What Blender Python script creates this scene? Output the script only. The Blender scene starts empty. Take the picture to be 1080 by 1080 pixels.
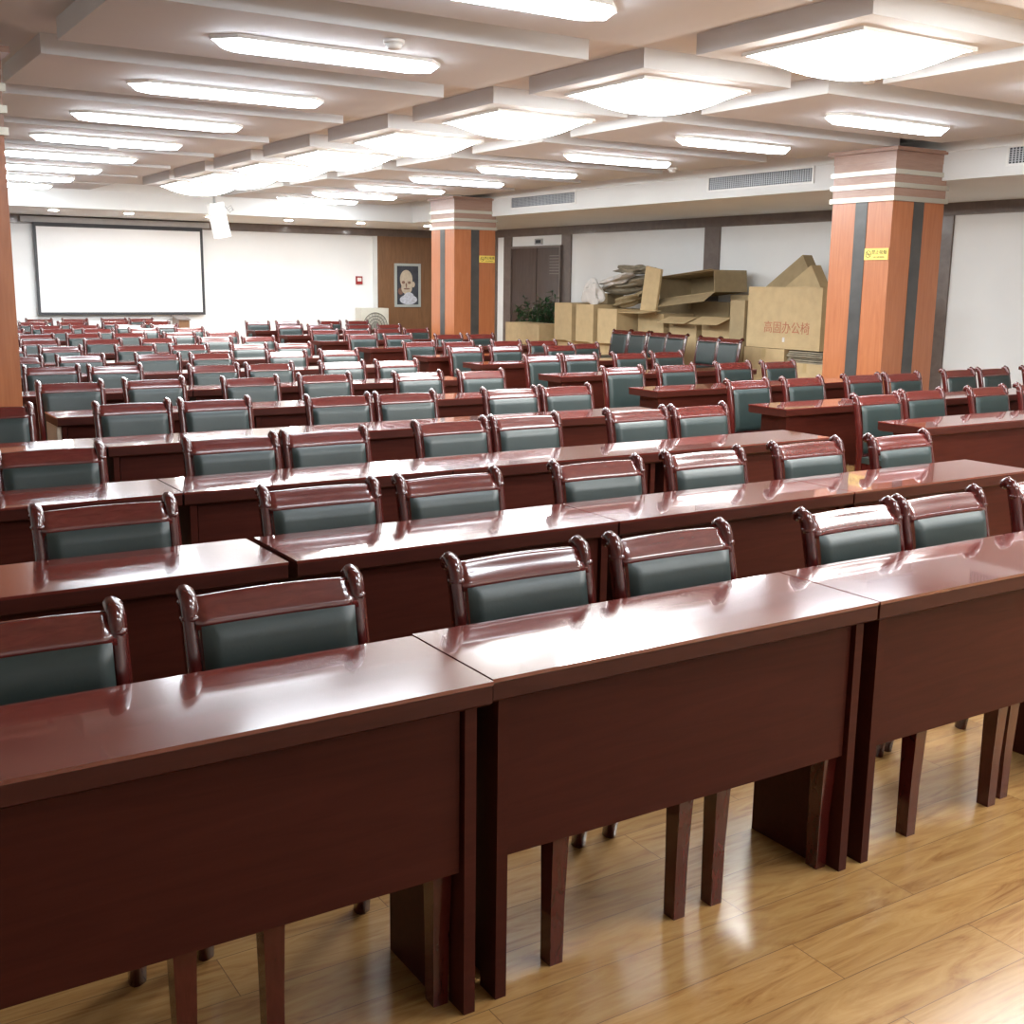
import bpy, bmesh, math, random
from mathutils import Matrix, Vector, Euler

random.seed(7)
S = bpy.context.scene
COL = S.collection
PI = math.pi

# ------------------------------------------------------------------ camera
cam_d = bpy.data.cameras.new('camera'); cam = bpy.data.objects.new('camera', cam_d); COL.objects.link(cam)
R_ = (0.8442285667996143, -0.5358355142620329, 0.012586844521639324)
U_ = (0.09407942578616137, 0.17126291057265872, 0.9807232418505883)
F_ = (0.5276620022734396, 0.8267704137895382, -0.1949961390362907)
C_ = (-1.1883, -1.9306, 1.5669)
cam.matrix_world = Matrix(((R_[0], U_[0], -F_[0], C_[0]), (R_[1], U_[1], -F_[1], C_[1]), (R_[2], U_[2], -F_[2], C_[2]), (0, 0, 0, 1)))
cam_d.sensor_width = 36.0; cam_d.lens = 1212.59 / 1080 * 36.0; cam_d.clip_start = .05; cam_d.clip_end = 200
S.camera = cam

# ------------------------------------------------------------------ world + exposure
w = bpy.data.worlds.new('world'); S.world = w; w.use_nodes = True
w.node_tree.nodes['Background'].inputs[0].default_value = (.9, .95, 1, 1)
w.node_tree.nodes['Background'].inputs[1].default_value = .3
S.view_settings.view_transform = 'Standard'; S.view_settings.look = 'None'
S.view_settings.gamma = 1; S.view_settings.use_curve_mapping = False
S.view_settings.exposure = 1.5
STRIP_E = 13.0      # strip lamps
DOME_E = 17.0       # square dome lamps
DOWN_E = 240.0

# ------------------------------------------------------------------ materials
def newmat(name):
    m = bpy.data.materials.new(name); m.use_nodes = True
    nt = m.node_tree; b = nt.nodes['Principled BSDF']
    return m, nt, b
def flat(name, col, rough=.5, metal=0, coat=0, noise=0, nscale=8, spec=.5, bump=0, bscale=60):
    m, nt, b = newmat(name)
    b.inputs['Base Color'].default_value = (*col, 1); b.inputs['Roughness'].default_value = rough
    b.inputs['Metallic'].default_value = metal; b.inputs['Coat Weight'].default_value = coat
    b.inputs['Coat Roughness'].default_value = .08; b.inputs['Specular IOR Level'].default_value = spec
    tc = nt.nodes.new('ShaderNodeTexCoord')
    if noise:
        n = nt.nodes.new('ShaderNodeTexNoise'); n.inputs['Scale'].default_value = nscale; n.inputs['Detail'].default_value = 5
        nt.links.new(tc.outputs['Object'], n.inputs['Vector'])
        r = nt.nodes.new('ShaderNodeMapRange'); r.inputs[1].default_value = .3; r.inputs[2].default_value = .7
        r.inputs[3].default_value = 1 - noise; r.inputs[4].default_value = 1 + noise
        nt.links.new(n.outputs['Fac'], r.inputs[0])
        v = nt.nodes.new('ShaderNodeVectorMath'); v.operation = 'SCALE'; v.inputs[0].default_value = col
        nt.links.new(r.outputs[0], v.inputs['Scale']); nt.links.new(v.outputs[0], b.inputs['Base Color'])
    if bump:
        n2 = nt.nodes.new('ShaderNodeTexNoise'); n2.inputs['Scale'].default_value = bscale; n2.inputs['Detail'].default_value = 4
        nt.links.new(tc.outputs['Object'], n2.inputs['Vector'])
        bp = nt.nodes.new('ShaderNodeBump'); bp.inputs['Strength'].default_value = bump; bp.inputs['Distance'].default_value = .01
        nt.links.new(n2.outputs['Fac'], bp.inputs['Height']); nt.links.new(bp.outputs[0], b.inputs['Normal'])
    return m
def emit(name, col, e):
    m, nt, b = newmat(name)
    b.inputs['Base Color'].default_value = (.8, .8, .8, 1)
    b.inputs['Emission Color'].default_value = (*col, 1); b.inputs['Emission Strength'].default_value = e
    return m
def wood(name, c1, c2, rough, stretch, scale=3.0, coat=.0, coatr=.1, distort=1.5, bump=.03, spec=.5):
    m, nt, b = newmat(name)
    tc = nt.nodes.new('ShaderNodeTexCoord'); mp = nt.nodes.new('ShaderNodeMapping'); mp.inputs['Scale'].default_value = stretch
    n = nt.nodes.new('ShaderNodeTexNoise'); n.inputs['Scale'].default_value = scale; n.inputs['Detail'].default_value = 8
    n.inputs['Roughness'].default_value = .6; n.inputs['Distortion'].default_value = distort
    cr = nt.nodes.new('ShaderNodeValToRGB'); cr.color_ramp.elements[0].color = (*c1, 1); cr.color_ramp.elements[1].color = (*c2, 1)
    cr.color_ramp.elements[0].position = .3; cr.color_ramp.elements[1].position = .72
    nt.links.new(tc.outputs['Object'], mp.inputs['Vector']); nt.links.new(mp.outputs[0], n.inputs['Vector'])
    nt.links.new(n.outputs['Fac'], cr.inputs[0]); nt.links.new(cr.outputs[0], b.inputs['Base Color'])
    b.inputs['Roughness'].default_value = rough; b.inputs['Coat Weight'].default_value = coat; b.inputs['Coat Roughness'].default_value = coatr
    b.inputs['Specular IOR Level'].default_value = spec
    bp = nt.nodes.new('ShaderNodeBump'); bp.inputs['Strength'].default_value = bump; bp.inputs['Distance'].default_value = .01
    nt.links.new(n.outputs['Fac'], bp.inputs['Height']); nt.links.new(bp.outputs[0], b.inputs['Normal'])
    return m

M = {}
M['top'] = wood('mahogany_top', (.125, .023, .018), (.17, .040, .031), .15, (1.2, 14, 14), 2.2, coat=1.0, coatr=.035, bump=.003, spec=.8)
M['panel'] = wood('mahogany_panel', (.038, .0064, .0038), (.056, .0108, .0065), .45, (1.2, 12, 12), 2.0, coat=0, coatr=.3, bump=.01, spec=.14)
M['panel2'] = wood('mahogany_edge', (.038, .0064, .0038), (.056, .0108, .0065), .42, (1.2, 12, 12), 2.0, coat=.05, coatr=.2, bump=.01, spec=.25)
M['frame'] = wood('mahogany_frame', (.050, .0060, .0050), (.080, .012, .010), .18, (4, 4, 1), 9, coat=.55, coatr=.07, bump=.01, spec=.4)
M['rail'] = wood('mahogany_rail', (.075, .0085, .0075), (.125, .020, .016), .2, (1.5, 9, 9), 5, coat=.8, coatr=.1, bump=.012, spec=.6)
M['leather'] = flat('green_leather', (.0145, .026, .0245), .42, noise=.08, nscale=14, bump=.04, bscale=90, spec=.55)
M['column'] = wood('orange_veneer', (.33, .105, .038), (.43, .155, .062), .34, (7, 7, .5), 3, coat=.3, coatr=.2)
M['stripe'] = flat('dark_stripe', (.06, .058, .055), .3, noise=.2, nscale=6)
M['cap'] = wood('cap_veneer', (.30, .17, .125), (.38, .24, .18), .4, (1.2, 1.2, 10), 3, coat=.2, coatr=.2)
M['band'] = flat('pale_metal_band', (.55, .52, .44), .3, metal=.5)
M['brown'] = wood('brown_trim', (.13, .098, .085), (.18, .14, .12), .42, (1, 1, 1), 5, coat=.1)
M['brownpanel'] = wood('brown_wall_panel', (.17, .085, .04), (.25, .13, .065), .4, (6, 6, .6), 3, coat=.15)
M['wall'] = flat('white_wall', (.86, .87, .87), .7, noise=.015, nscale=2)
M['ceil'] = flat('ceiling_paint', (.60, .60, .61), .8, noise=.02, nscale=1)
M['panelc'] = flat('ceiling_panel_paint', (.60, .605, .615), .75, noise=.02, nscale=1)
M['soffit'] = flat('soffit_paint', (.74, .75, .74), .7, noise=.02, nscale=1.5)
M['screen'] = flat('screen_fabric', (.86, .86, .86), .6, noise=.01)
M['black'] = flat('dark_screen_border', (.03, .03, .035), .5, noise=.1)
M['grey'] = flat('grey_housing', (.42, .42, .42), .45, noise=.05)
M['white'] = flat('white_plastic', (.78, .78, .76), .35, noise=.02)
M['louver'] = flat('grille_louver', (.46, .48, .50), .4, metal=.3, noise=.05)
M['darkvoid'] = flat('duct_dark', (.05, .055, .06), .8, noise=.1)
M['strip'] = emit('tube_diffuser', (.88, .96, 1.03), STRIP_E)
M['dome'] = emit('dome_diffuser', (.94, .97, .96), DOME_E)
M['down'] = emit('downlight_lens', (.95, .96, .95), DOWN_E)
M['card'] = flat('cardboard', (.50, .37, .20), .75, noise=.07, nscale=9, bump=.1)
M['card2'] = flat('cardboard_dark', (.34, .255, .14), .8, noise=.1, nscale=8, bump=.15)
M['card3'] = flat('cardboard_grey', (.27, .23, .165), .85, noise=.18, nscale=12, bump=.3, bscale=30)
M['tape'] = flat('packing_tape', (.45, .33, .16), .3, noise=.03)
M['plastic_bag'] = flat('foam_sheet', (.60, .57, .54), .45, noise=.12, nscale=10, bump=.4, bscale=20)
M['redprint'] = flat('red_print', (.42, .16, .085), .7, noise=.1)
M['gold'] = flat('gold_plate', (.80, .62, .13), .35, noise=.03)
M['ink'] = flat('dark_ink', (.07, .06, .02), .5)
M['doorwood'] = wood('dark_door', (.055, .036, .03), (.085, .058, .048), .25, (5, 5, .7), 3, coat=.3, coatr=.15)
M['metal'] = flat('steel', (.55, .55, .55), .3, metal=.9)
M['leaf'] = flat('leaf_green', (.02, .075, .022), .5, noise=.4, nscale=15)
M['stem'] = flat('plant_stem', (.06, .05, .03), .7, noise=.1)
M['pot'] = flat('pot_clay', (.12, .07, .05), .5, noise=.1)
M['fan'] = flat('fan_body', (.55, .54, .47), .45, noise=.04)
M['fangrey'] = flat('fan_grille', (.17, .175, .15), .5, noise=.05)
M['silver'] = flat('silver_frame', (.52, .56, .54), .35, metal=.3)
M['pbg'] = flat('print_background', (.05, .055, .07), .35, noise=.3, nscale=6)
M['pskin'] = flat('print_skin', (.55, .47, .36), .4, noise=.12, nscale=18)
M['pshade'] = flat('print_face_shade', (.22, .12, .09), .4, noise=.2, nscale=20)
M['pcoat'] = flat('print_coat', (.55, .58, .66), .4, noise=.2, nscale=20)
M['red'] = flat('red_alarm', (.35, .03, .03), .4)
M['endlit'] = flat('lit_end_board', (.62, .53, .42), .5, noise=.05)  # pale tone paints in the light reflected by a wooden desk end

# floor: long planks running along x
def floor_mat():
    m, nt, b = newmat('oak_laminate_floor')
    tc = nt.nodes.new('ShaderNodeTexCoord')
    br = nt.nodes.new('ShaderNodeTexBrick'); br.inputs['Scale'].default_value = 1
    br.inputs['Brick Width'].default_value = 1.21; br.inputs['Row Height'].default_value = .165
    br.inputs['Mortar Size'].default_value = .0012; br.inputs['Mortar Smooth'].default_value = .2
    br.inputs['Color1'].default_value = (.0, .0, .0, 1); br.inputs['Color2'].default_value = (1, 1, 1, 1); br.inputs['Mortar'].default_value = (.5, .5, .5, 1)
    br.offset = .37; br.inputs['Bias'].default_value = 0
    nt.links.new(tc.outputs['Object'], br.inputs['Vector'])
    mp = nt.nodes.new('ShaderNodeMapping'); mp.inputs['Scale'].default_value = (1.1, 8, 1)
    off = nt.nodes.new('ShaderNodeVectorMath'); off.operation = 'MULTIPLY_ADD'
    off.inputs[1].default_value = (7, 3, 5); nt.links.new(br.outputs['Color'], off.inputs[0]); nt.links.new(tc.outputs['Object'], off.inputs[2])
    nt.links.new(off.outputs[0], mp.inputs['Vector'])
    n = nt.nodes.new('ShaderNodeTexNoise'); n.inputs['Scale'].default_value = 2.2; n.inputs['Detail'].default_value = 9
    n.inputs['Distortion'].default_value = 2.2; n.inputs['Roughness'].default_value = .62
    nt.links.new(mp.outputs[0], n.inputs['Vector'])
    cr = nt.nodes.new('ShaderNodeValToRGB'); e = cr.color_ramp.elements
    e[0].position = .25; e[0].color = (.21, .088, .025, 1); e[1].position = .75; e[1].color = (.47, .28, .105, 1)
    el = e.new(.45); el.color = (.345, .182, .060, 1)
    nt.links.new(n.outputs['Fac'], cr.inputs[0])
    hs = nt.nodes.new('ShaderNodeHueSaturation')
    mr = nt.nodes.new('ShaderNodeMapRange'); mr.inputs[3].default_value = .86; mr.inputs[4].default_value = 1.12
    nt.links.new(br.outputs['Color'], mr.inputs[0]); nt.links.new(mr.outputs[0], hs.inputs['Value'])
    nt.links.new(cr.outputs[0], hs.inputs['Color'])
    mx = nt.nodes.new('ShaderNodeMix'); mx.data_type = 'RGBA'; mx.inputs['B'].default_value = (.16, .085, .035, 1)
    nt.links.new(br.outputs['Fac'], mx.inputs['Factor']); nt.links.new(hs.outputs[0], mx.inputs['A'])
    nt.links.new(mx.outputs['Result'], b.inputs['Base Color'])
    b.inputs['Roughness'].default_value = .27; b.inputs['Coat Weight'].default_value = .35; b.inputs['Coat Roughness'].default_value = .14
    bp = nt.nodes.new('ShaderNodeBump'); bp.inputs['Strength'].default_value = .15; bp.inputs['Distance'].default_value = .002; bp.invert = True
    nt.links.new(br.outputs['Fac'], bp.inputs['Height']); nt.links.new(bp.outputs[0], b.inputs['Normal'])
    return m
M['floor'] = floor_mat()

# ------------------------------------------------------------------ mesh helpers
class MB:
    def __init__(s): s.bm = bmesh.new()
    def box(s, x0, x1, y0, y1, z0, z1, mat=None, mi=0):
        vs = [Vector((x, y, z)) for z in (z0, z1) for y in (y0, y1) for x in (x0, x1)]
        if mat is not None: vs = [mat @ v for v in vs]
        v = [s.bm.verts.new(p) for p in vs]
        for f in ((0, 2, 3, 1), (4, 5, 7, 6), (0, 1, 5, 4), (2, 6, 7, 3), (0, 4, 6, 2), (1, 3, 7, 5)):
            s.bm.faces.new([v[i] for i in f]).material_index = mi
        return s
    def prism(s, pts, axis, a, b, mi=0, smooth=False):
        # pts in the two remaining axes, extruded along axis from a to b
        def P(p, t):
            if axis == 0: return (t, p[0], p[1])
            if axis == 1: return (p[0], t, p[1])
            return (p[0], p[1], t)
        A = [s.bm.verts.new(P(p, a)) for p in pts]; B = [s.bm.verts.new(P(p, b)) for p in pts]
        n = len(pts)
        for i in range(n):
            f = s.bm.faces.new((A[i], A[(i+1) % n], B[(i+1) % n], B[i])); f.material_index = mi; f.smooth = smooth
        s.bm.faces.new(A[::-1]).material_index = mi; s.bm.faces.new(B).material_index = mi
        return s
    def sweep(s, path, prof, up=Vector((1, 0, 0)), smooth=True, scales=None):
        # path: points; prof: closed 2d profile (u along 'up', v along normal)
        rings = []
        n = len(path)
        for i, p in enumerate(path):
            p = Vector(p)
            t = (Vector(path[min(i+1, n-1)]) - Vector(path[max(i-1, 0)])).normalized()
            v = t.cross(up).normalized(); u = v.cross(t).normalized()
            k = scales[i] if scales else 1
            rings.append([s.bm.verts.new(p + u * a * k + v * b * k) for a, b in prof])
        m = len(prof)
        for i in range(n-1):
            for j in range(m):
                f = s.bm.faces.new((rings[i][j], rings[i][(j+1) % m], rings[i+1][(j+1) % m], rings[i+1][j])); f.smooth = smooth
        s.bm.faces.new(rings[0][::-1]); s.bm.faces.new(rings[-1])
        return s
    def cyl(s, c, r, h, axis=2, seg=24, r2=None, mi=0, smooth=True):
        r2 = r if r2 is None else r2
        def P(a, rr, t):
            p = [math.cos(a)*rr, math.sin(a)*rr]
            if axis == 2: return (c[0]+p[0], c[1]+p[1], c[2]+t)
            if axis == 1: return (c[0]+p[0], c[1]+t, c[2]+p[1])
            return (c[0]+t, c[1]+p[0], c[2]+p[1])
        A = [s.bm.verts.new(P(2*PI*i/seg, r, 0)) for i in range(seg)]; B = [s.bm.verts.new(P(2*PI*i/seg, r2, h)) for i in range(seg)]
        for i in range(seg):
            f = s.bm.faces.new((A[i], A[(i+1) % seg], B[(i+1) % seg], B[i])); f.smooth = smooth; f.material_index = mi
        s.bm.faces.new(A[::-1]).material_index = mi; s.bm.faces.new(B).material_index = mi
        return s
    def grid(s, fn, nu, nv, smooth=True, mi=0):
        g = [[s.bm.verts.new(fn(i/nu, j/nv)) for j in range(nv+1)] for i in range(nu+1)]
        for i in range(nu):
            for j in range(nv):
                f = s.bm.faces.new((g[i][j], g[i+1][j], g[i+1][j+1], g[i][j+1])); f.smooth = smooth; f.material_index = mi
        return g
    def build(s, name, mat, parent=None, bevel=0, seg=2, loc=None, rot=None, recalc=True):
        if bevel:
            es = [e for e in s.bm.edges if len(e.link_faces) == 2 and e.calc_face_angle(0) > .6]
            bmesh.ops.bevel(s.bm, geom=es, offset=bevel, segments=seg, affect='EDGES', profile=.6)
        if recalc: bmesh.ops.recalc_face_normals(s.bm, faces=s.bm.faces)
        me = bpy.data.meshes.new(name); s.bm.to_mesh(me); s.bm.free()
        for m in (mat if isinstance(mat, (list, tuple)) else [mat]): me.materials.append(m)
        o = bpy.data.objects.new(name, me); COL.objects.link(o)
        if parent: o.parent = parent
        if loc: o.location = loc
        if rot: o.rotation_euler = rot
        return o
def tag(o, label, cat, group=None):
    o['label'] = label; o['category'] = cat
    if group: o['group'] = group
    return o
def thing(name, label, cat, loc=(0, 0, 0), rz=0, group=None):
    o = bpy.data.objects.new(name, None); COL.objects.link(o); o.location = loc; o.rotation_euler = (0, 0, rz)
    o.empty_display_size = .1
    return tag(o, label, cat, group)
def struct(o): o['kind'] = 'structure'; return o
def copy_tree(o, parent=None):
    c = o.copy(); COL.objects.link(c)
    if parent: c.parent = parent
    for ch in list(o.children): copy_tree(ch, c)
    return c
def sbox(name, mat, *b, bevel=0):
    return struct(MB().box(*b).build(name, mat, bevel=bevel))
ORD = ['zeroth', 'first', 'second', 'third', 'fourth', 'fifth', 'sixth', 'seventh', 'eighth', 'ninth', 'tenth', 'eleventh', 'twelfth', 'thirteenth', 'fourteenth', 'fifteenth']

# ------------------------------------------------------------------ room shell
XW, YF, XL, YB = 11.4, 19.7, -4.2, -5.0
BX, BZ, BY = 8.75, 2.62, 17.1          # right bulkhead plane, soffit height, front bulkhead plane
CZ, PZ = 3.02, 2.90                    # upper ceiling, dropped panel face
sbox('floor', M['floor'], XL, XW, YB, YF, -.1, 0)
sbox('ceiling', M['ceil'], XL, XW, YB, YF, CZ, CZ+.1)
sbox('wall_right', M['wall'], XW, XW+.2, YB, YF, 0, CZ)
sbox('wall_front', M['wall'], XL, XW, YF, YF+.2, 0, CZ)
sbox('wall_left', M['wall'], XL-.2, XL, YB, YF, 0, CZ)
sbox('wall_back', M['wall'], XL, XW, YB-.2, YB, 0, CZ)
tn = [0]
def trim(mat, *b, bevel=0):
    tn[0] += 1
    return sbox('trim_%d' % tn[0], mat, *b, bevel=bevel)
# lowered soffits along the right wall and above the screen wall
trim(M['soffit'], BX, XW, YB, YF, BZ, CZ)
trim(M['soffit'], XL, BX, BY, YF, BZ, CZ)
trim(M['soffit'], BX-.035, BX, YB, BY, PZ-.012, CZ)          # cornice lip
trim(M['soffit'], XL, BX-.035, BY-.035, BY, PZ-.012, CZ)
# dropped ceiling panels, a pair to every lamp row
LY = [4.70-1.8*k for k in (4, 3, 2, 1)] + [4.70, 6.50, 8.28, 10.05, 11.75, 13.40, 14.95, 16.40]
for y in LY:
    y1 = min(y+.66, BY-.04)
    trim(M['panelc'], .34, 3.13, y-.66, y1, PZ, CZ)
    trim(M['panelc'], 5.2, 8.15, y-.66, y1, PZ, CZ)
# brown wall framing
def rw(y0, y1, z0, z1, mat=None, d=.03): return trim(mat or M['brown'], XW-d, XW, y0, y1, z0, z1)
rw(YB, YF, 2.47, BZ, d=.045)
for y0, y1 in ((11.85, 12.2), (15.85, 16.15), (17.9, 18.18), (7.6, 7.85)): rw(y0, y1, 0, 2.47)
rw(18.45, YF, 0, 2.47)
rw(3.2, 3.5, 0, 2.47)
trim(M['brown'], XL, XW-.05, YF-.045, YF, 2.47, BZ)
# brown panelled bay on the front wall
trim(M['brownpanel'], 9.28, XW-.05, YF-.03, YF, 0, 2.47)
trim(M['soffit'], 9.19, 9.28, YF-.04, YF, 0, 2.47)
trim(M['brown'], 2.0, 2.35, YF-.04, YF, 0, 2.47)
for nm, b in (('baseboard_right', (XW-.06, XW-.001, YB, YF, 0, .1)), ('baseboard_front', (XL, XW-.06, YF-.06, YF-.001, 0, .1)),
              ('baseboard_left', (XL+.001, XL+.03, YB, YF-.06, 0, .1)), ('baseboard_back', (XL+.03, XW-.06, YB+.001, YB+.03, 0, .1))):
    sbox(nm, M['brown'], *b)

# door in the right wall with transom panel
dr = bpy.data.objects.new('door_1', None); COL.objects.link(dr); dr['kind'] = 'structure'; dr.location = (XW-.03, 16.95, 0)
MB().box(-.02, .02, -.80, -.01, 0.01, 2.24).box(-.02, .02, .01, .88, 0.01, 2.24).build('door_leaf', M['doorwood'], dr, bevel=.006)
mb = MB()
for i in range(7): mb.box(-.03, -.018, -.76, -.45, 1.75+i*.055, 1.765+i*.055)
mb.build('door_louver', M['brown'], dr)
MB().box(-.05, .02, -.84, -.80, 0, 2.28).box(-.05, .02, .88, .92, 0, 2.28).box(-.05, .02, -.80, .88, 2.24, 2.28).build('door_frame', M['brown'], dr)
MB().box(-.07, -.02, -.05, -.03, .95, 1.12).box(-.07, -.02, .03, .05, .95, 1.12).build('door_handle', M['metal'], dr, bevel=.004)

# ------------------------------------------------------------------ clad columns
def column(x, y, label, group='wood clad columns'):
    wd = .76
    t = thing('clad_column', label, 'column', (x+wd/2, y+wd/2, 0), 0, group)
    h = wd/2
    mb = MB().box(-h, h, -h, h, 0, 2.40)
    mb.build('veneer_shaft', M['column'], t, bevel=.004)
    # recessed-look dark stripes, one on each face
    for k in range(4):
        r = Matrix.Rotation(k*PI/2, 4, 'Z')
        MB().box(-.075, .075, -h-.006, -h+.002, 0, 2.40, mat=r).build('dark_stripe', M['stripe'], t)
    z = 2.40
    for i in range(3):
        MB().box(-h-.025, h+.025, -h-.025, h+.025, z, z+.045).build('metal_band', M['band'], t, bevel=.004)
        MB().box(-h-.005, h+.005, -h-.005, h+.005, z+.045, z+.125).build('veneer_band', M['cap'], t)
        z += .125
    MB().box(-h-.01, h+.01, -h-.01, h+.01, z, z+.09).build('veneer_neck', M['cap'], t)
    MB().box(-h-.055, h+.055, -h-.055, h+.055, z+.09, PZ).build('capital', M['cap'], t, bevel=.004)
    return t
column(8.06, 5.79, 'orange veneered square column with dark stripes standing beside the large lettered carton')
column(8.06, 14.36, 'orange veneered square column with dark stripes beside the framed portrait bay')
column(-.67, 5.79, 'orange veneered column cut off by the left edge of the photo')

def text_mesh(body, size, name, mat, parent, loc, rot, ext=.0015):
    cu = bpy.data.curves.new(name+'_text', 'FONT'); cu.body = body; cu.size = size; cu.extrude = ext
    cu.align_x = 'CENTER'; cu.align_y = 'CENTER'
    to = bpy.data.objects.new(name+'_tmp', cu); COL.objects.link(to)
    dg = bpy.context.evaluated_depsgraph_get()
    me = bpy.data.meshes.new_from_object(to.evaluated_get(dg)); me.name = name
    bpy.data.objects.remove(to); me.materials.clear(); me.materials.append(mat)
    o = bpy.data.objects.new(name, me); COL.objects.link(o); o.parent = parent; o.location = loc; o.rotation_euler = rot
    return o
# gold notice plates: local frame has the plate facing -Y
def plate(loc, rz, label):
    t = thing('notice_plate', label, 'sign', loc, rz, 'gold no smoking plates')
    MB().box(-.145, .145, -.008, 0, -.055, .055).build('plate_body', M['gold'], t, bevel=.002)
    mb = MB(); n = 20
    for i in range(n):
        a0, a1 = 2*PI*i/n, 2*PI*(i+1)/n
        mb.prism([(math.cos(a0)*.035, math.sin(a0)*.035), (math.cos(a1)*.035, math.sin(a1)*.035), (math.cos(a1)*.029, math.sin(a1)*.029), (math.cos(a0)*.029, math.sin(a0)*.029)], 1, -.010, -.008)
    mb.box(-.033, .033, -.0102, -.008, -.003, .003, mat=Matrix.Rotation(PI/4, 4, 'Y'))
    mb.box(-.022, .022, -.010, -.008, -.004, .004)
    mb.build('no_smoking_symbol', M['ink'], t, loc=(-.095, 0, 0))
    text_mesh('禁止吸烟', .048, 'printed_lettering', M['ink'], t, (.04, -.009, .015), (PI/2, 0, 0), .001)
    text_mesh('NO SMOKING', .022, 'printed_lettering', M['ink'], t, (.04, -.009, -.03), (PI/2, 0, 0), .001)
    return t
plate((8.058, 5.945, 1.895), -PI/2, 'small gold no smoking plate on the near orange column by the large carton')
plate((8.66, 14.352, 1.945), 0, 'small gold no smoking plate on the far orange column near the dark door')

# ------------------------------------------------------------------ lamps
def strip_proto():
    t = thing('ceiling_light', 'x', 'ceiling light', (0, 0, 0), 0, 'long ceiling strip lights')
    def hexa(l, w, e): return [(-l, 0), (-l+e, -w), (l-e, -w), (l, 0), (l-e, w), (-l+e, w)]
    MB().prism(hexa(.73, .125, .12), 2, -.022, 0).build('housing', M['white'], t)
    mb = MB(); a = hexa(.715, .115, .11); b = hexa(.66, .075, .10)
    A = [mb.bm.verts.new((p[0], p[1], -.022)) for p in a]; B = [mb.bm.verts.new((p[0], p[1], -.062)) for p in b]
    for i in range(6): mb.bm.faces.new((A[i], A[(i+1) % 6], B[(i+1) % 6], B[i]))
    mb.bm.faces.new(A); mb.bm.faces.new(B[::-1])
    mb.build('diffuser', M['strip'], t)
    return t
def dome_proto():
    t = thing('dome_light', 'x', 'ceiling light', (0, 0, 0), 0, 'square domed ceiling lights')
    MB().box(-.47, .47, -.45, .45, -.02, 0).build('housing', M['white'], t)
    mb = MB()
    def f(u, v):
        a = 2*u-1; b = 2*v-1
        d = max(0, (1-abs(a)**2.6)*(1-abs(b)**2.6))
        return (a*.45, b*.43, -.02 - .125*d**.8)
    mb.grid(f, 20, 20)
    mb.build('diffuser', M['dome'], t, recalc=False)
    return t
strip0 = strip_proto(); dome0 = dome_proto(); su = du = False
vis = {-1: 'nearest', 0: 'second nearest', 1: 'third nearest', 2: 'fourth nearest', 3: 'fifth nearest', 4: 'sixth nearest', 5: 'seventh nearest', 6: 'eighth nearest', 7: 'farthest'}
for i, y in enumerate(LY):
    k = i-4
    where = vis.get(k, 'unseen %s' % ORD[-k])
    for side, x in (('left', 1.74), ('right', 6.63)):
        if side == 'right':
            if k == -1: where = 'unseen near'
            elif k >= 0: where = vis[k-1] if k < 7 else 'farthest'
        o = strip0 if not su else copy_tree(strip0); su = True
        o.location = (x, y, PZ); o['label'] = 'long white tube light on ceiling, %s of the %s row' % (where, side)
for i, y in enumerate(LY[:-1]):
    k = i-4
    # each dome hangs below its own dropped square tray
    trim(M['panelc'], 3.56, 4.84, y-.655, y+.655, PZ, CZ)
    o = dome0 if not du else copy_tree(dome0); du = True
    o.location = (4.2, y, PZ)
    o['label'] = 'glowing square domed light, %s in the middle ceiling row' % (vis.get(k, 'unseen %s' % ORD[-k]) if k < 6 else 'farthest')
d0 = thing('downlight', 'x', 'ceiling light', (0, 0, 0), 0, 'recessed downlights above the screen wall')
MB().cyl((0, 0, -.012), .085, .012).build('trim_ring', M['white'], d0)
MB().cyl((0, 0, -.016), .066, .006).build('lens', M['down'], d0)
for i, (x, nm) in enumerate(((2.73, 'above the left part of the screen'), (3.9, 'above the right part of the screen'), (5.25, 'right behind the hanging projector'),
                             (6.66, 'over the bare white wall'), (8.05, 'just left of the brown panelled bay'), (9.44, 'nearest the far column'))):
    o = d0 if i == 0 else copy_tree(d0); o.location = (x, 17.8, BZ); o['label'] = 'small round recessed downlight %s' % nm

# smoke detectors / sprinklers on the ceiling
s0 = thing('smoke_detector', 'x', 'smoke detector', (0, 0, 0), 0, 'smoke detectors on the ceiling')
MB().cyl((0, 0, -.02), .06, .02).build('base', M['white'], s0)
MB().cyl((0, 0, -.05), .035, .03, r2=.052).build('sensor_head', M['white'], s0)
for i, (x, y, nm) in enumerate(((1.91, 4.22, 'behind the big strip light at upper left'), (1.91, 10.6, 'among the far left strip lights'), (7.77, 8.75, 'in front of the right air grille'),
                                (5.45, 3.9, 'beside the nearest visible dome light'), (6.6, 3.1, 'at the right edge of the photo'))):
    o = s0 if i == 0 else copy_tree(s0); o.location = (x, y, PZ if i != 3 else CZ); o['label'] = 'small round white smoke detector %s' % nm

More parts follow.
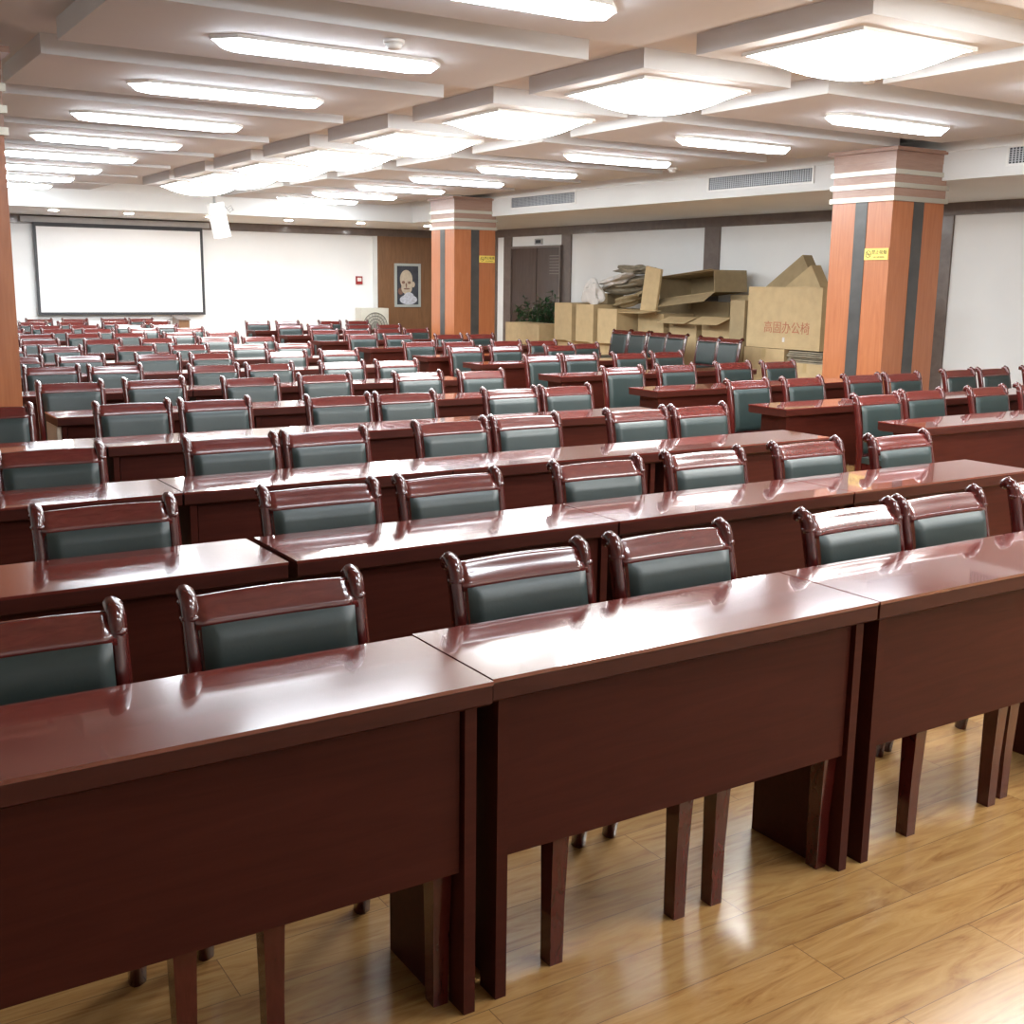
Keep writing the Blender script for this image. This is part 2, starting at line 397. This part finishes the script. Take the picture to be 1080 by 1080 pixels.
# air grilles on the right bulkhead (face -X)
def grille(y0, y1, label):
    z0, z1 = 2.725, 2.905
    z1 = min(z1, PZ-.03)
    t = thing('air_grille', label, 'air vent', (BX, (y0+y1)/2, (z0+z1)/2), 0, 'air grilles along the right bulkhead')
    hy, hz = (y1-y0)/2, (z1-z0)/2
    MB().box(-.004, -.001, -hy, hy, -hz, hz).build('duct_opening', M['darkvoid'], t)
    MB().box(-.018, 0, -hy-.025, hy+.025, hz, hz+.022).box(-.018, 0, -hy-.025, hy+.025, -hz-.022, -hz).box(-.018, 0, -hy-.025, -hy, -hz, hz).box(-.018, 0, hy, hy+.025, -hz, hz).build('grille_frame', M['white'], t)
    mb = MB(); n = int((y1-y0)/.035)
    for i in range(1, n): mb.box(-.014, -.005, -hy+i*2*hy/n-.004, -hy+i*2*hy/n+.004, -hz, hz)
    for i in range(1, 7): mb.box(-.012, -.006, -hy, hy, -hz+i*2*hz/7-.003, -hz+i*2*hz/7+.003)
    mb.build('louvers', M['louver'], t)
grille(7.5, 9.2, 'long grey air grille on bulkhead just left of the near column')
grille(12.05, 13.75, 'long grey air grille on bulkhead right of the far column')
grille(3.35, 5.05, 'grey air grille at the right edge of the photo')

# ------------------------------------------------------------------ screen wall
t = thing('projection_screen', 'large white projection screen with black border on the front wall', 'projection screen', (4.2, YF-.10, 0))
x0, x1, z0, z1 = -1.47, 1.48, .92, 2.50
MB().box(x0+.05, x1-.05, -.012, -.002, z0+.05, z1-.07).build('screen_surface', M['screen'], t)
MB().box(x0, x0+.05, -.014, 0, z0, z1).box(x1-.05, x1, -.014, 0, z0, z1).box(x0+.05, x1-.05, -.014, 0, z0, z0+.05).box(x0+.05, x1-.05, -.014, 0, z1-.07, z1).build('black_border', M['black'], t)
MB().box(x0-.2, x1+.12, -.06, .05, z1, z1+.09).build('roller_housing', M['grey'], t, bevel=.01)

t = thing('projector', 'slim white projector unit hanging from the ceiling right of the screen', 'projector', (4.74, 16.0, PZ-.15))
pr = MB().box(-.11, .11, -.09, .09, -.55, -.03).build('casing', M['white'], t, bevel=.025, rot=(.0, -.2, 0))
MB().cyl((0, 0, -.03), .02, .30).cyl((0, 0, .262), .06, .007).build('ceiling_rod', M['metal'], t)
mb = MB()
for k in range(3): mb.sweep([(.06, 0, -.08), (.12+.03*k, 0, -.02-.03*k), (.19+.03*k, 0, -.10-.03*k), (.26, 0, -.05-.04*k), (.30, 0, -.12)], [(.007, 0), (0, .007), (-.007, 0), (0, -.007)], up=Vector((0, 1, 0)))
mb.build('cable_bracket', M['grey'], t)

t = thing('lectern', 'brown wooden lectern under the right corner of the projection screen', 'lectern', (5.12, 19.3, 0))
MB().prism([(-.2, 0), (.2, 0), (.2, .90), (-.2, .84)], 0, -.09, .10).build('cabinet', M['brownpanel'], t, bevel=.01)
MB().prism([(-.23, .835), (.23, .905), (.23, .92), (-.23, .852)], 0, -.11, .12).build('reading_top', M['brown'], t)

t = thing('wall_alarm', 'small red framed white fire alarm box on the white front wall', 'fire alarm', (9.0, YF-.045, 1.60))
t.location = (8.88, YF, 1.60)
MB().box(-.07, .07, -.03, 0, -.09, .07).build('alarm_case', M['red'], t, bevel=.008)
MB().box(-.045, .045, -.036, -.03, -.03, .04).build('label_window', M['white'], t)

# box fan standing on a stool by the panelled bay
t = thing('box_fan', 'pale square box fan with round grey grille by the brown panel', 'fan', (8.95, 19.25, 0))
MB().box(-.30, .30, -.14, .14, .35, 1.05).build('fan_housing', M['fan'], t, bevel=.03)
MB().box(-.24, -.19, -.12, .12, 0, .36).box(.19, .24, -.12, .12, 0, .36).build('stand', M['fan'], t)
mb = MB()
for r in (.26, .2, .14, .08):
    n = 28
    mb.sweep([(math.cos(2*PI*i/n)*r, -.155, .70+math.sin(2*PI*i/n)*r) for i in range(n+1)], [(.009, 0), (0, .009), (-.009, 0), (0, -.009)], up=Vector((0, 1, 0)))
for i in range(10):
    a = PI*i/10
    c, s_ = math.cos(a)*.26, math.sin(a)*.26
    mb.sweep([(-c, -.15, .70-s_), (c, -.15, .70+s_)], [(.004, 0), (0, .004), (-.004, 0), (0, -.004)], up=Vector((0, 1, 0)))
mb.build('fan_grille', M['fangrey'], t)
mb = MB()
mb.cyl((0, -.150, .70), .05, .01, axis=1)
mb.build('fan_hub', M['fan'], t)

# portrait
t = thing('framed_portrait', 'silver framed portrait of a bald bearded man on the brown panel', 'picture', (9.96, YF-.03, 1.50))
hw, hh = .30, .44
MB().box(-hw, -hw+.05, -.03, 0, -hh, hh).box(hw-.05, hw, -.03, 0, -hh, hh).box(-hw+.05, hw-.05, -.03, 0, hh-.05, hh).box(-hw+.05, hw-.05, -.03, 0, -hh, -hh+.05).build('frame', M['silver'], t, bevel=.006)
def ell(mb, cx, cz, rx, rz, y, mi):
    n = 28
    vs = [mb.bm.verts.new((cx+math.cos(2*PI*i/n)*rx, y, cz+math.sin(2*PI*i/n)*rz)) for i in range(n)]
    f = mb.bm.faces.new(vs); f.material_index = mi
mb = MB().box(-hw+.05, hw-.05, -.012, -.004, -hh+.05, hh-.05, mi=0)
ell(mb, .02, -.29, .20, .10, -.0126, 3)
ell(mb, .13, .02, .04, .06, -.0127, 1)
ell(mb, -.03, .12, .145, .19, -.0130, 1)
ell(mb, -.02, -.05, .125, .13, -.0132, 1)
ell(mb, .03, -.24, .12, .10, -.0134, 3)
ell(mb, -.095, .06, .038, .030, -.0138, 2); ell(mb, .04, .055, .036, .028, -.0138, 2)
ell(mb, -.03, .0, .018, .05, -.0138, 2); ell(mb, -.02, -.07, .075, .016, -.0138, 2)
ell(mb, -.16, -.12, .06, .07, -.0129, 2)
o = mb.build('portrait_print', [M['pbg'], M['pskin'], M['pshade'], M['pcoat']], t, recalc=False)

# sign over the door
t = thing('door_sign', 'small grey sign plate on the white transom above the dark door', 'sign', (XW, 16.95, 2.36))
MB().box(-.02, 0, -.13, .13, -.055, .055).build('plate_body', M['grey'], t, bevel=.004)
MB().box(-.023, -.019, -.09, .09, -.03, .03).build('dark_window', M['darkvoid'], t)

# ------------------------------------------------------------------ desk prototype  (origin: front-left corner of top, on floor)
DL, DW = 1.19, .362
def desk_proto():
    t = thing('conference_desk', 'x', 'desk')
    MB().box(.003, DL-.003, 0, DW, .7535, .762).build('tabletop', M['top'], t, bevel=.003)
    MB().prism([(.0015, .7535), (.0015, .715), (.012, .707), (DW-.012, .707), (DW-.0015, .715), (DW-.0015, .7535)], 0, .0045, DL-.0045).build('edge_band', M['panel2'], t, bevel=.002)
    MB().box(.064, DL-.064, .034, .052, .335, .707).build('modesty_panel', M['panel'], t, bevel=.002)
    for sgn in (0, 1):
        def X(a, b): return (a, b) if sgn == 0 else (DL-b, DL-a)
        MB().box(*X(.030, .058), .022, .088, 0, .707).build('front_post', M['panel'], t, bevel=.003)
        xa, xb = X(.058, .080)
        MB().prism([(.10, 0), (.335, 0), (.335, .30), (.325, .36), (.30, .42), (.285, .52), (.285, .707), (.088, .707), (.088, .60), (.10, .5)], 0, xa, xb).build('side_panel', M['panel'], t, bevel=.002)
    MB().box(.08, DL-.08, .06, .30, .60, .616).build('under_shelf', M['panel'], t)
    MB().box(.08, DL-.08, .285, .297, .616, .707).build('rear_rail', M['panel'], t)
    return t
desk0 = desk_proto(); desk_used = [False]
def place_desk(x, y, label, group, rz=0):
    o = desk0 if not desk_used[0] else copy_tree(desk0); desk_used[0] = True
    o.location = (x, y, 0); o.rotation_euler = (0, 0, rz); o['label'] = label; o['group'] = group
    return o

# ------------------------------------------------------------------ chair prototype (faces -Y; origin midway between the legs on the floor)
def chair_proto():
    t = thing('upholstered_chair', 'x', 'chair')
    HW = .217
    # rear posts run from the feet up to a scroll that curls backwards
    path = [(.445, 0), (.425, .12), (.405, .26), (.392, .40), (.392, .50), (.402, .60), (.418, .69), (.434, .76), (.446, .81), (.455, .848), (.466, .868), (.481, .876), (.494, .868), (.498, .852)]
    sc = [.95, .95, 1, 1.05, 1.05, 1, 1, 1, 1.0, 1.03, 1.0, 1.0, .9, .65]
    pr = []
    for i in range(12):
        a = 2*PI*i/12; lob = 1+.10*math.cos(3*a)
        pr.append((.0215*math.cos(a)*lob, .022*math.sin(a)*lob))
    for sx in (-1, 1):
        # knuckle rings give the scroll its lobed look
        mb = MB().sweep([(sx*(HW-.016), y-.225+.01, z) for y, z in path], pr, scales=sc)
        for (y, z, r) in ((.449, .828, .0235), (.464, .862, .0228)):
            mb.grid(lambda u, v, y=y, z=z, r=r: (sx*(HW-.016)+math.cos(u*2*PI)*math.sin(v*PI)*r, y-.215+math.sin(u*2*PI)*math.sin(v*PI)*r, z+math.cos(v*PI)*r*.6), 12, 8)
        mb.build('back_post', M['frame'], t)
        # front leg, square and tapering
        lp = [(-.2, 0), (-.2, .15), (-.203, .30), (-.205, .43)]
        sq = [(-.019, -.021), (.019, -.021), (.019, .021), (-.019, .021)]
        MB().sweep([(sx*(HW-.028), y, z) for y, z in lp], sq, smooth=False, scales=[.95, 1.0, 1.15, 1.4]).build('front_leg', M['frame'], t, bevel=.003)
    # seat frame with an arched apron
    mb = MB()
    n = 10
    ap = [(-.16+.32*i/n, .385+.03*math.sin(PI*i/n)) for i in range(n+1)] + [(.16, .445), (-.16, .445)]
    mb.prism(ap, 1, -.222, -.200)
    mb.box(-HW+.015, -HW+.04, -.19, .17, .395, .445).box(HW-.04, HW-.015, -.19, .17, .395, .445).box(-.16, .16, .15, .175, .395, .445)
    mb.build('seat_frame', M['frame'], t, bevel=.003)
    # seat cushion
    mb = MB().box(-HW+.01, HW-.01, -.222, .158, .446, .484)
    mb.build('seat', M['leather'], t, bevel=.02, seg=3)
    # top rail, rolled; slopes back with the posts
    prof = [(.2125, .806), (.222, .826), (.236, .846), (.246, .855), (.250, .864), (.257, .870), (.266, .870), (.272, .863), (.270, .852), (.256, .828), (.240, .804)]
    mb = MB(); nx = 12; rings = []
    for i in range(nx+1):
        u = i/nx; x = -(HW-.022)+2*(HW-.022)*u
        b_ = .006*math.sin(PI*u); c_ = .004*math.sin(PI*u)
        rings.append([mb.bm.verts.new((x, y-.008+b_, z+(c_ if z > .85 else 0))) for y, z in prof])
    m_ = len(prof)
    for i in range(nx):
        for k_ in range(m_):
            f = mb.bm.faces.new((rings[i][k_], rings[i][(k_+1) % m_], rings[i+1][(k_+1) % m_], rings[i+1][k_])); f.smooth = True
    mb.bm.faces.new(rings[0]); mb.bm.faces.new(rings[-1])
    mb.build('top_rail', M['rail'], t)
    # padded back, bowed and bulging towards the sitter
    def pad(u, v):
        x = -(HW-.033)+2*(HW-.033)*u
        z = .505 + .308*v
        yb = .392-.215 + .02*(z-.5) + max(0, z-.5)**1.6*.22
        e = min(1, min(u, 1-u)*12, min(v, 1-v)*12)
        bul = .012 + .020*math.sqrt(max(0, 1-(1-e)**2))
        bow = .006*math.sin(PI*u)
        return (x, yb + bow - bul, z)
    mb = MB(); mb.grid(pad, 20, 16)
    def padb(u, v):
        p = pad(u, v); return (p[0], p[1]+.045 if 0 < u < 1 and 0 < v < 1 else p[1], p[2])
    mb.grid(padb, 8, 6)
    mb.build('back_pad', M['leather'], t, recalc=False)
    # lower back rail
    MB().box(-HW+.03, HW-.03, .17, .188, .47, .505).build('lower_rail', M['frame'], t, bevel=.003)
    return t
chair0 = chair_proto(); chair_used = [False]
def place_chair(x, yback, label, group, rz=0):
    """x: centre; yback: y of the scroll tops"""
    o = chair0 if not chair_used[0] else copy_tree(chair0); chair_used[0] = True
    off = .275
    o.location = (x+math.sin(rz)*off, yback-math.cos(rz)*off, 0); o.rotation_euler = (0, 0, rz)
    o['label'] = label; o['group'] = group
    return o

# ------------------------------------------------------------------ left block of desks and chairs
LR = [0, 1.165, 2.41, 3.80, 5.15, 6.55, 8.12, 9.6, 11.0, 12.4, 13.8, 15.2, 16.6, 18.0]
for k, y in enumerate(LR):
    r = k+1
    x0 = .0345*y
    ncol = range(-1, 3) if k < 4 else range(0, 3)
    if k == 0: ncol = (-1, 0, 1)
    names = {0: ('leftmost', 'middle', 'right-hand')}.get(k) or (('leftmost', 'second', 'third', 'rightmost') if len(list(ncol)) == 4 else ('leftmost', 'middle', 'rightmost'))
    row = 'front row' if k == 0 else ('farthest row' if k == 13 else ORD[r]+' row back')
    for nm, c in zip(names, ncol):
        gap = -.02 if (c == -1 and k == 1) else 0
        d = place_desk(x0+c*DL+gap-(.015 if k >= 4 else 0), y+(-.012 if (k == 0 and c == -1) else 0), 'glossy mahogany desk, %s in the %s of the left block' % (nm, row), 'desks of the left block')
        if k == 4 and c == 0:
            e = MB().box(.004, .029, .03, .34, 0, .705).build('lit_end_board', M['endlit'], d); e['label'] = 'desk end board painted pale as lit wood'  # added board, its pale colour stands for light on the mahogany side
CH = {1: [(-.83, .55), (-.265, .565), (.41, .56), (.925, .56), (1.665, .555), (2.13, .57), (2.78, .60)],
      2: [(-.37, 1.73), (.345, 1.725), (.85, 1.72), (1.53, 1.725), (2.10, 1.735), (2.725, 1.745), (3.34, 1.735)],
      3: [(-.28, 3.06), (.505, 3.07), (.94, 3.09), (1.685, 3.165), (2.12, 3.18), (2.89, 3.19), (3.355, 3.19)],
      4: [(-.24, 4.84), (.49, 4.74), (.96, 4.72), (1.70, 4.62), (2.16, 4.62), (2.935, 4.60), (3.395, 4.61)],
      5: [(.46, 6.22), (1.03, 6.26), (1.69, 6.15), (2.29, 6.20), (3.03, 6.10), (3.58, 6.06)],
      6: [(.64, 7.76), (1.11, 7.68), (1.85, 7.46), (2.33, 7.46), (2.98, 7.42), (3.51, 7.42)],
      7: [(.60, 9.05), (1.14, 9.06), (1.84, 9.07), (2.33, 9.0), (3.10, 9.03), (3.68, 9.06)],
      8: [(.73, 10.62), (1.28, 10.62), (2.01, 10.52), (2.58, 10.52), (3.21, 10.42), (3.75, 10.47)],
      9: [(.80, 11.95), (1.33, 12.0), (2.02, 11.98), (2.66, 12.0), (3.37, 12.05), (3.91, 12.02)],
      10: [(.93, 13.35), (1.55, 13.4), (2.12, 13.42), (2.70, 13.45), (3.33, 13.4), (3.90, 13.36)],
      11: [(.95, 14.9), (1.45, 14.85), (2.10, 14.9), (2.62, 14.82), (3.27, 14.9), (3.93, 14.92)],
      12: [(.98, 16.2), (1.60, 16.25), (2.20, 16.2), (2.74, 16.2), (3.40, 16.2), (3.95, 16.25)],
      13: [(1.05, 17.6), (1.62, 17.6), (2.28, 17.65), (2.85, 17.6), (3.55, 17.62), (4.22, 17.65)],
      14: [(1.15, 19.0), (1.70, 19.0), (2.62, 19.0), (3.20, 19.0), (3.85, 19.0), (4.32, 19.0)]}
def chair_row(block, k, lst, last):
    n = len(lst); lst = [list(c) for c in lst]
    for _ in range(6):                      # neighbours never closer than a chair's width
        for i in range(n-1):
            g = .460-(lst[i+1][0]-lst[i][0])
            if g > 0: lst[i][0] -= g/2; lst[i+1][0] += g/2
    row = 'front row' if k == 1 else ('farthest row' if k == last else ORD[k]+' row back')
    for i, (x, y) in enumerate(lst):
        pos = 'leftmost' if i == 0 else ('rightmost' if i == n-1 else ORD[i+1]+' from left')
        place_chair(x, y, 'green leather mahogany chair, %s in the %s, %s block' % (pos, row, block), 'chairs of the %s block' % block, rz=random.uniform(-.02, .02))
for k, l in CH.items(): chair_row('left', k, l, 14)

# ------------------------------------------------------------------ right block
RRr = [2.45, 3.58, 4.99, 6.46, 8.08, 9.28, 11.0, 12.72, 14.42, 16.2]
RX = [4.50, 4.50, 4.55, 4.66, 4.80, 4.84, 4.96, 5.05, 5.25, 5.40]
RN = [4, 4, 2, 2, 2, 2, 2, 2, 2, 2]
for k, (y, x0, n) in enumerate(zip(RRr, RX, RN)):
    row = 'front row' if k == 0 else ('farthest row' if k == 9 else ORD[k+1]+' row back')
    nm = ('leftmost', 'second', 'third', 'rightmost') if n == 4 else ('left-hand', 'right-hand')
    for c in range(n):
        place_desk(x0+c*DL, y, 'glossy mahogany desk, %s in the %s of the right block' % (nm[c], row), 'desks of the right block')
CR = {1: [(4.93, 3.22), (5.49, 3.30), (6.18, 3.28), (6.78, 3.30), (7.5, 3.3)],
      2: [(4.96, 4.46), (5.53, 4.45), (6.23, 4.46), (6.67, 4.44), (7.52, 4.52), (7.97, 4.50), (8.60, 4.48)],
      3: [(4.93, 5.95), (5.54, 5.97), (6.27, 6.02), (6.79, 5.96)],
      4: [(5.17, 7.53), (5.62, 7.55), (6.28, 7.58), (6.80, 7.60)],
      5: [(5.20, 9.10), (5.72, 9.10), (6.42, 9.05), (6.95, 9.3)],
      6: [(5.26, 10.28), (5.70, 10.15), (6.40, 10.15), (6.84, 10.05)],
      7: [(5.40, 12.16), (5.85, 12.02), (6.56, 11.9), (7.04, 11.85)],
      8: [(5.52, 13.7), (5.98, 13.6), (6.58, 13.8), (7.06, 13.8)],
      9: [(5.75, 15.6), (6.22, 15.5), (6.85, 15.4), (7.40, 15.4)],
      10: [(5.80, 17.2), (6.34, 17.2), (7.15, 17.25), (7.66, 17.2)]}
for k, l in CR.items(): chair_row('right', k, l, 10)
# line of spare chairs without desks in front of the cartons, facing the room
sp = [(10.02, 12.47), (10.0, 12.0), (9.98, 11.51), (9.90, 11.0), (9.74, 10.14), (9.68, 9.65)]
for i, (x, y) in enumerate(sp):
    pos = ['leftmost', 'second', 'third', 'fourth', 'fifth', 'rightmost'][i]
    c = place_chair(x, y, 'dark leather chair, %s in the sideways line before the cartons' % pos, 'spare chairs lined up before the cartons', rz=-PI/2)
    c.location = (x-.27, y, 0)

# ------------------------------------------------------------------ cartons and packing
def carton(label, x0, x1, y0, y1, z0, z1, mat='card', rot=(0, 0, 0), flaps=(), open_side=None, group='cardboard cartons along the right wall', name='cardboard_carton', tape=True):
    """box with its origin at the middle of its base; open_side '-x','+z' leaves a hollow with flaps"""
    cx, cy = (x0+x1)/2, (y0+y1)/2; a, b, h = (x1-x0)/2, (y1-y0)/2, z1-z0
    t = thing(name, label, 'box', (cx, cy, z0), 0, group); t.rotation_euler = rot
    mb = MB(); th = .008
    if open_side is None:
        mb.box(-a, a, -b, b, 0, h)
    elif open_side == '-x':
        mb.box(-a, a, -b, b, 0, th).box(-a, a, -b, b, h-th, h).box(-a, a, -b, -b+th, th, h-th).box(-a, a, b-th, b, th, h-th).box(a-th, a, -b+th, b-th, th, h-th)
    else:
        mb.box(-a, a, -b, b, 0, th).box(-a, a, -b, -b+th, th, h).box(-a, a, b-th, b, th, h).box(-a, -a+th, -b+th, b-th, th, h).box(a-th, a, -b+th, b-th, th, h)
    mb.build('carton_body', M[mat], t, bevel=.004 if open_side is None else 0)
    if open_side is None and tape:
        MB().box(-a-.0015, a+.0015, -.03, .03, h-.002, h+.0015).box(-a-.0015, -a+.001, -.03, .03, h-.12, h).build('tape_strip', M['tape'], t)
    for (hinge, length, angle) in flaps:
        # hinge: edge name
        fb = MB()
        if hinge == 'top-x':   # hinged on top edge of the -x side, swings out
            fb.box(-length, 0, -b, b, 0, .006); o = fb.build('flap', M[mat], t, loc=(-a, 0, h), rot=(0, angle, 0))
        elif hinge == 'bot-x':
            fb.box(-length, 0, -b, b, -.006, 0); o = fb.build('flap', M[mat], t, loc=(-a, 0, 0), rot=(0, angle, 0))
        elif hinge == 'far-x':
            fb.box(-length, 0, -.006, 0, 0, h); o = fb.build('flap', M[mat], t, loc=(-a, b, 0), rot=(0, 0, angle))
        elif hinge == 'near-x':
            fb.box(-length, 0, 0, .006, 0, h); o = fb.build('flap', M[mat], t, loc=(-a, -b, 0), rot=(0, 0, angle))
        elif hinge == 'top-y':
            fb.box(-a, a, -length, 0, 0, .006); o = fb.build('flap', M[mat], t, loc=(0, -b, h), rot=(-angle, 0, 0))
        elif hinge == 'top+y':
            fb.box(-a, a, 0, length, 0, .006); o = fb.build('flap', M[mat], t, loc=(0, b, h), rot=(angle, 0, 0))
    return t
L_ = 'plain brown carton '
carton('closed brown carton on the floor under the long low carton', 10.0, 10.45, 14.85, 15.85, 0, .54)
carton('long low closed carton in front of the plant by the door', 9.98, 10.42, 14.78, 15.86, .54, .885)
for i, (y0, y1, nm, z1) in enumerate(((13.84, 14.34, 'left-hand', 1.26), (13.24, 13.72, 'middle', 1.25), (12.62, 13.12, 'right-hand', 1.19))):
    carton('lower brown carton supporting the %s tall upright carton' % nm, 10.0, 10.6, y0-.02, y1+.03, 0, .62)
    carton('tall upright open carton, %s of the three beside the plant' % nm, 10.0, 10.55, y0, y1, .62, z1, flaps=(('bot-x', .13, .35),), tape=False)
carton('brown carton lying on top behind the tall upright cartons', 10.65, 11.1, 13.0, 14.3, .0, 1.18, mat='card2')
carton('small dark carton at the left end on top of the carton pile', 10.66, 11.0, 13.75, 14.2, 1.185, 1.42, mat='card2')
# open cartons below the big tipped one
carton('lower brown carton behind the spare chairs, left-hand one', 10.35, 10.95, 11.9, 12.52, 0, 1.14)
carton('open carton with pale drooping flap behind the spare chairs, left-hand one', 10.4, 10.95, 11.2, 11.82, 0, 1.10, mat='card', open_side='+z', flaps=(('top-x', .26, -.35),))
carton('open carton with pale drooping flap behind the spare chairs, right-hand one', 10.4, 10.95, 10.45, 11.08, 0, 1.12, mat='card', open_side='+z', flaps=(('top-x', .30, -.35),))
carton('closed carton right of the two open flapped cartons', 10.36, 10.75, 9.98, 10.38, 0, 1.18)
carton('upright brown carton at the right end of the tipped carton', 10.96, 11.34, 10.3, 11.1, 0, 1.44, mat='card2')
carton('grey-brown carton lying flat beneath the tipped open carton', 10.96, 11.34, 11.12, 12.9, 0, 1.33, mat='card2')
carton('large tipped carton gaping open on top of the pile', 10.55, 11.2, 11.0, 12.25, 1.42, 1.74, mat='card2', rot=(-.10, 0, 0), open_side='-x', flaps=(('bot-x', .26, -.55), ('top-x', .07, .1)))
o = carton('tall upright cardboard flap board standing on the pile', 10.30, 10.34, 12.05, 12.42, 1.15, 1.84, rot=(.16, 0, 0), name='cardboard_sheet', tape=False)
o = carton('pale horizontal cardboard flap sheet under the upright board', 9.98, 10.34, 11.95, 12.55, 1.142, 1.152, rot=(0, -.10, 0), name='cardboard_sheet', tape=False)
o.location.z += .018
# crumpled cardboard and foam on top of the heap
def crumple(name, label, cat, mat, cx, cy, cz, rx, ry, rz_, seed, rot=(0, 0, 0), amp=.35):
    rnd = random.Random(seed)
    ph = [(rnd.uniform(-4, 4), rnd.uniform(-4, 4), rnd.uniform(-4, 4), rnd.uniform(0, 6)) for _ in range(6)]
    mb = MB()
    def f(u, v):
        a = u*2*PI; b = v*PI
        d = Vector((math.cos(a)*math.sin(b), math.sin(a)*math.sin(b), math.cos(b)))
        k = 1 + amp*sum(math.sin(p[0]*d.x*1.7+p[1]*d.y*1.7+p[2]*d.z*1.7+p[3]) for p in ph)/3
        return (d.x*rx*k, d.y*ry*k, d.z*rz_*k)
    mb.grid(f, 26, 14, smooth=False)
    bmesh.ops.remove_doubles(mb.bm, verts=mb.bm.verts, dist=.001)
    o = mb.build(name, mat, loc=(cx, cy, cz), rot=rot)
    return tag(o, label, cat)
crumple('crumpled_cardboard', 'dark crumpled cardboard scrap at the very top of the heap', 'packing waste', M['card3'], 10.5, 12.85, 1.80, .2, .42, .07, 3)
crumple('crumpled_cardboard', 'crushed grey cardboard bundle in the middle of the heap', 'packing waste', M['card3'], 10.6, 13.0, 1.58, .26, .55, .11, 5, rot=(-.15, 0, 0))
crumple('crumpled_cardboard', 'folded brown cardboard bundle right of the hanging foam sheet', 'packing waste', M['card2'], 10.5, 12.85, 1.33, .2, .35, .08, 8, rot=(-.25, 0, 0))
crumple('foam_sheet', 'crumpled pale foam sheet lying on the cardboard heap', 'packing foam', M['plastic_bag'], 10.32, 13.05, 1.64, .16, .36, .06, 11, rot=(-.25, 0, 0))
crumple('foam_sheet', 'pale foam sheet drooping over the tall upright cartons', 'packing foam', M['plastic_bag'], 10.12, 13.42, 1.41, .10, .24, .19, 13, amp=.3)

# big lettered carton leaning at the right end of the pile
carton('flattened brown carton at the bottom of the stack under the lettered carton', 10.0, 10.48, 8.35, 9.76, 0, .30, mat='card2')
carton('brown carton with slanted pale side below the lettered carton', 10.0, 10.46, 9.0, 9.75, .30, .76, mat='card')
for i in range(6):
    carton('flattened cardboard sheet, %s of the stack under the lettered carton' % (['bottom', 'second', 'third', 'fourth', 'fifth', 'top'][i]), 10.0+.02*(i % 3), 10.8, 8.3+.015*i, 8.96, .60+.026*i, .618+.026*i, mat='card3', name='cardboard_sheet', tape=False)
carton('squat brown carton behind the near column', 10.0, 10.8, 8.3, 8.96, .30, .60)
t = carton('largest brown carton with faded red lettering beside the near column', 10.02, 10.4, 8.42, 9.74, .765, 1.565, rot=(-.0, 0, 0), group='cardboard cartons along the right wall', tape=False)
text_mesh('高固办公椅', .165, 'printed_lettering', M['redprint'], t, (-.193, -.07, .265), (PI/2, 0, -PI/2), .001)
MB().box(-.1925, -.19, -.05, -.01, .09, .15).build('paper_label', M['plastic_bag'], t)
carton('dark brown carton leaning behind the left edge of the lettered carton', 10.0, 10.33, 9.78, 10.06, 0, 1.38, mat='card2', tape=False)
# diamond-tilted cartons behind it
for (dx, yy, zz, sz, nm, mt) in ((10.60, 9.24, 1.22, .92, 'tilted brown carton peaking above the lettered carton', 'card'), (10.86, 9.66, 1.335, .96, 'dark tilted carton just behind the peaked brown carton', 'card2')):
    t = thing('cardboard_carton', nm, 'box', (dx, yy, zz), 0, 'cardboard cartons along the right wall')
    MB().box(-.09, .09, -sz/2, sz/2, -sz/2, sz/2, mat=Matrix.Rotation(math.radians(-33), 4, 'X')).build('carton_body', M[mt], t, bevel=.004)
t = tag(MB().box(-.05, .05, -.5, .5, -.03, .03, mat=Matrix.Rotation(math.radians(-30), 4, 'X')).build('cardboard_strip', M['card3'], loc=(11.33, 8.62, 1.78)), 'grey cardboard strip leaning on the wall by the near column', 'box')
t = tag(MB().prism([(-.28, 0), (.28, 0), (0, .17)], 0, -.3, .02).build('cardboard_flap', M['card'], loc=(9.6, 8.62, .30)), 'small tent-folded cardboard flap low beside the near column', 'box')
t.location = (9.66, 8.55, 0)
carton('small brown carton low behind the far orange column', 10.75, 11.3, 18.75, 19.3, 0, .98, mat='card2')

# plant by the door
t = thing('potted_plant', 'bushy green potted plant behind the cartons by the dark door', 'plant', (10.86, 16.0, 0))
MB().cyl((0, 0, 0), .15, .32, r2=.2).build('pot', M['pot'], t)
mb = MB(); rnd = random.Random(4); st = MB()
for i in range(26):
    a = rnd.uniform(0, 2*PI); r = rnd.uniform(.05, .36); h = rnd.uniform(.75, 1.5)
    tip = Vector((math.cos(a)*r*.9, math.sin(a)*r*2.1, h)); b = Vector((math.cos(a)*.05, math.sin(a)*.05, .31))
    mid = (b+tip)/2 + Vector((math.cos(a)*.03, math.sin(a)*.05, .12))
    st.sweep([b, mid, tip], [(.006, 0), (0, .006), (-.006, 0), (0, -.006)], up=Vector((.3, .2, .1)))
    for j in range(34):
        q = rnd.uniform(.25, 1.0)
        p = b.lerp(mid, q*2) if q < .5 else mid.lerp(tip, q*2-1)
        d = Vector((rnd.uniform(-1, .6), rnd.uniform(-1, 1), rnd.uniform(-.5, .8))).normalized()
        s = d.cross(Vector((0, 0, 1))).normalized()*rnd.uniform(.015, .028); l = rnd.uniform(.09, .17)
        dr_ = Vector((0, 0, -.03))
        v = [mb.bm.verts.new(x) for x in (p, p+d*l*.45+s, p+d*l+dr_, p+d*l*.45-s)]
        mb.bm.faces.new(v)
mb.build('foliage', M['leaf'], t, recalc=False); st.build('stems', M['stem'], t)
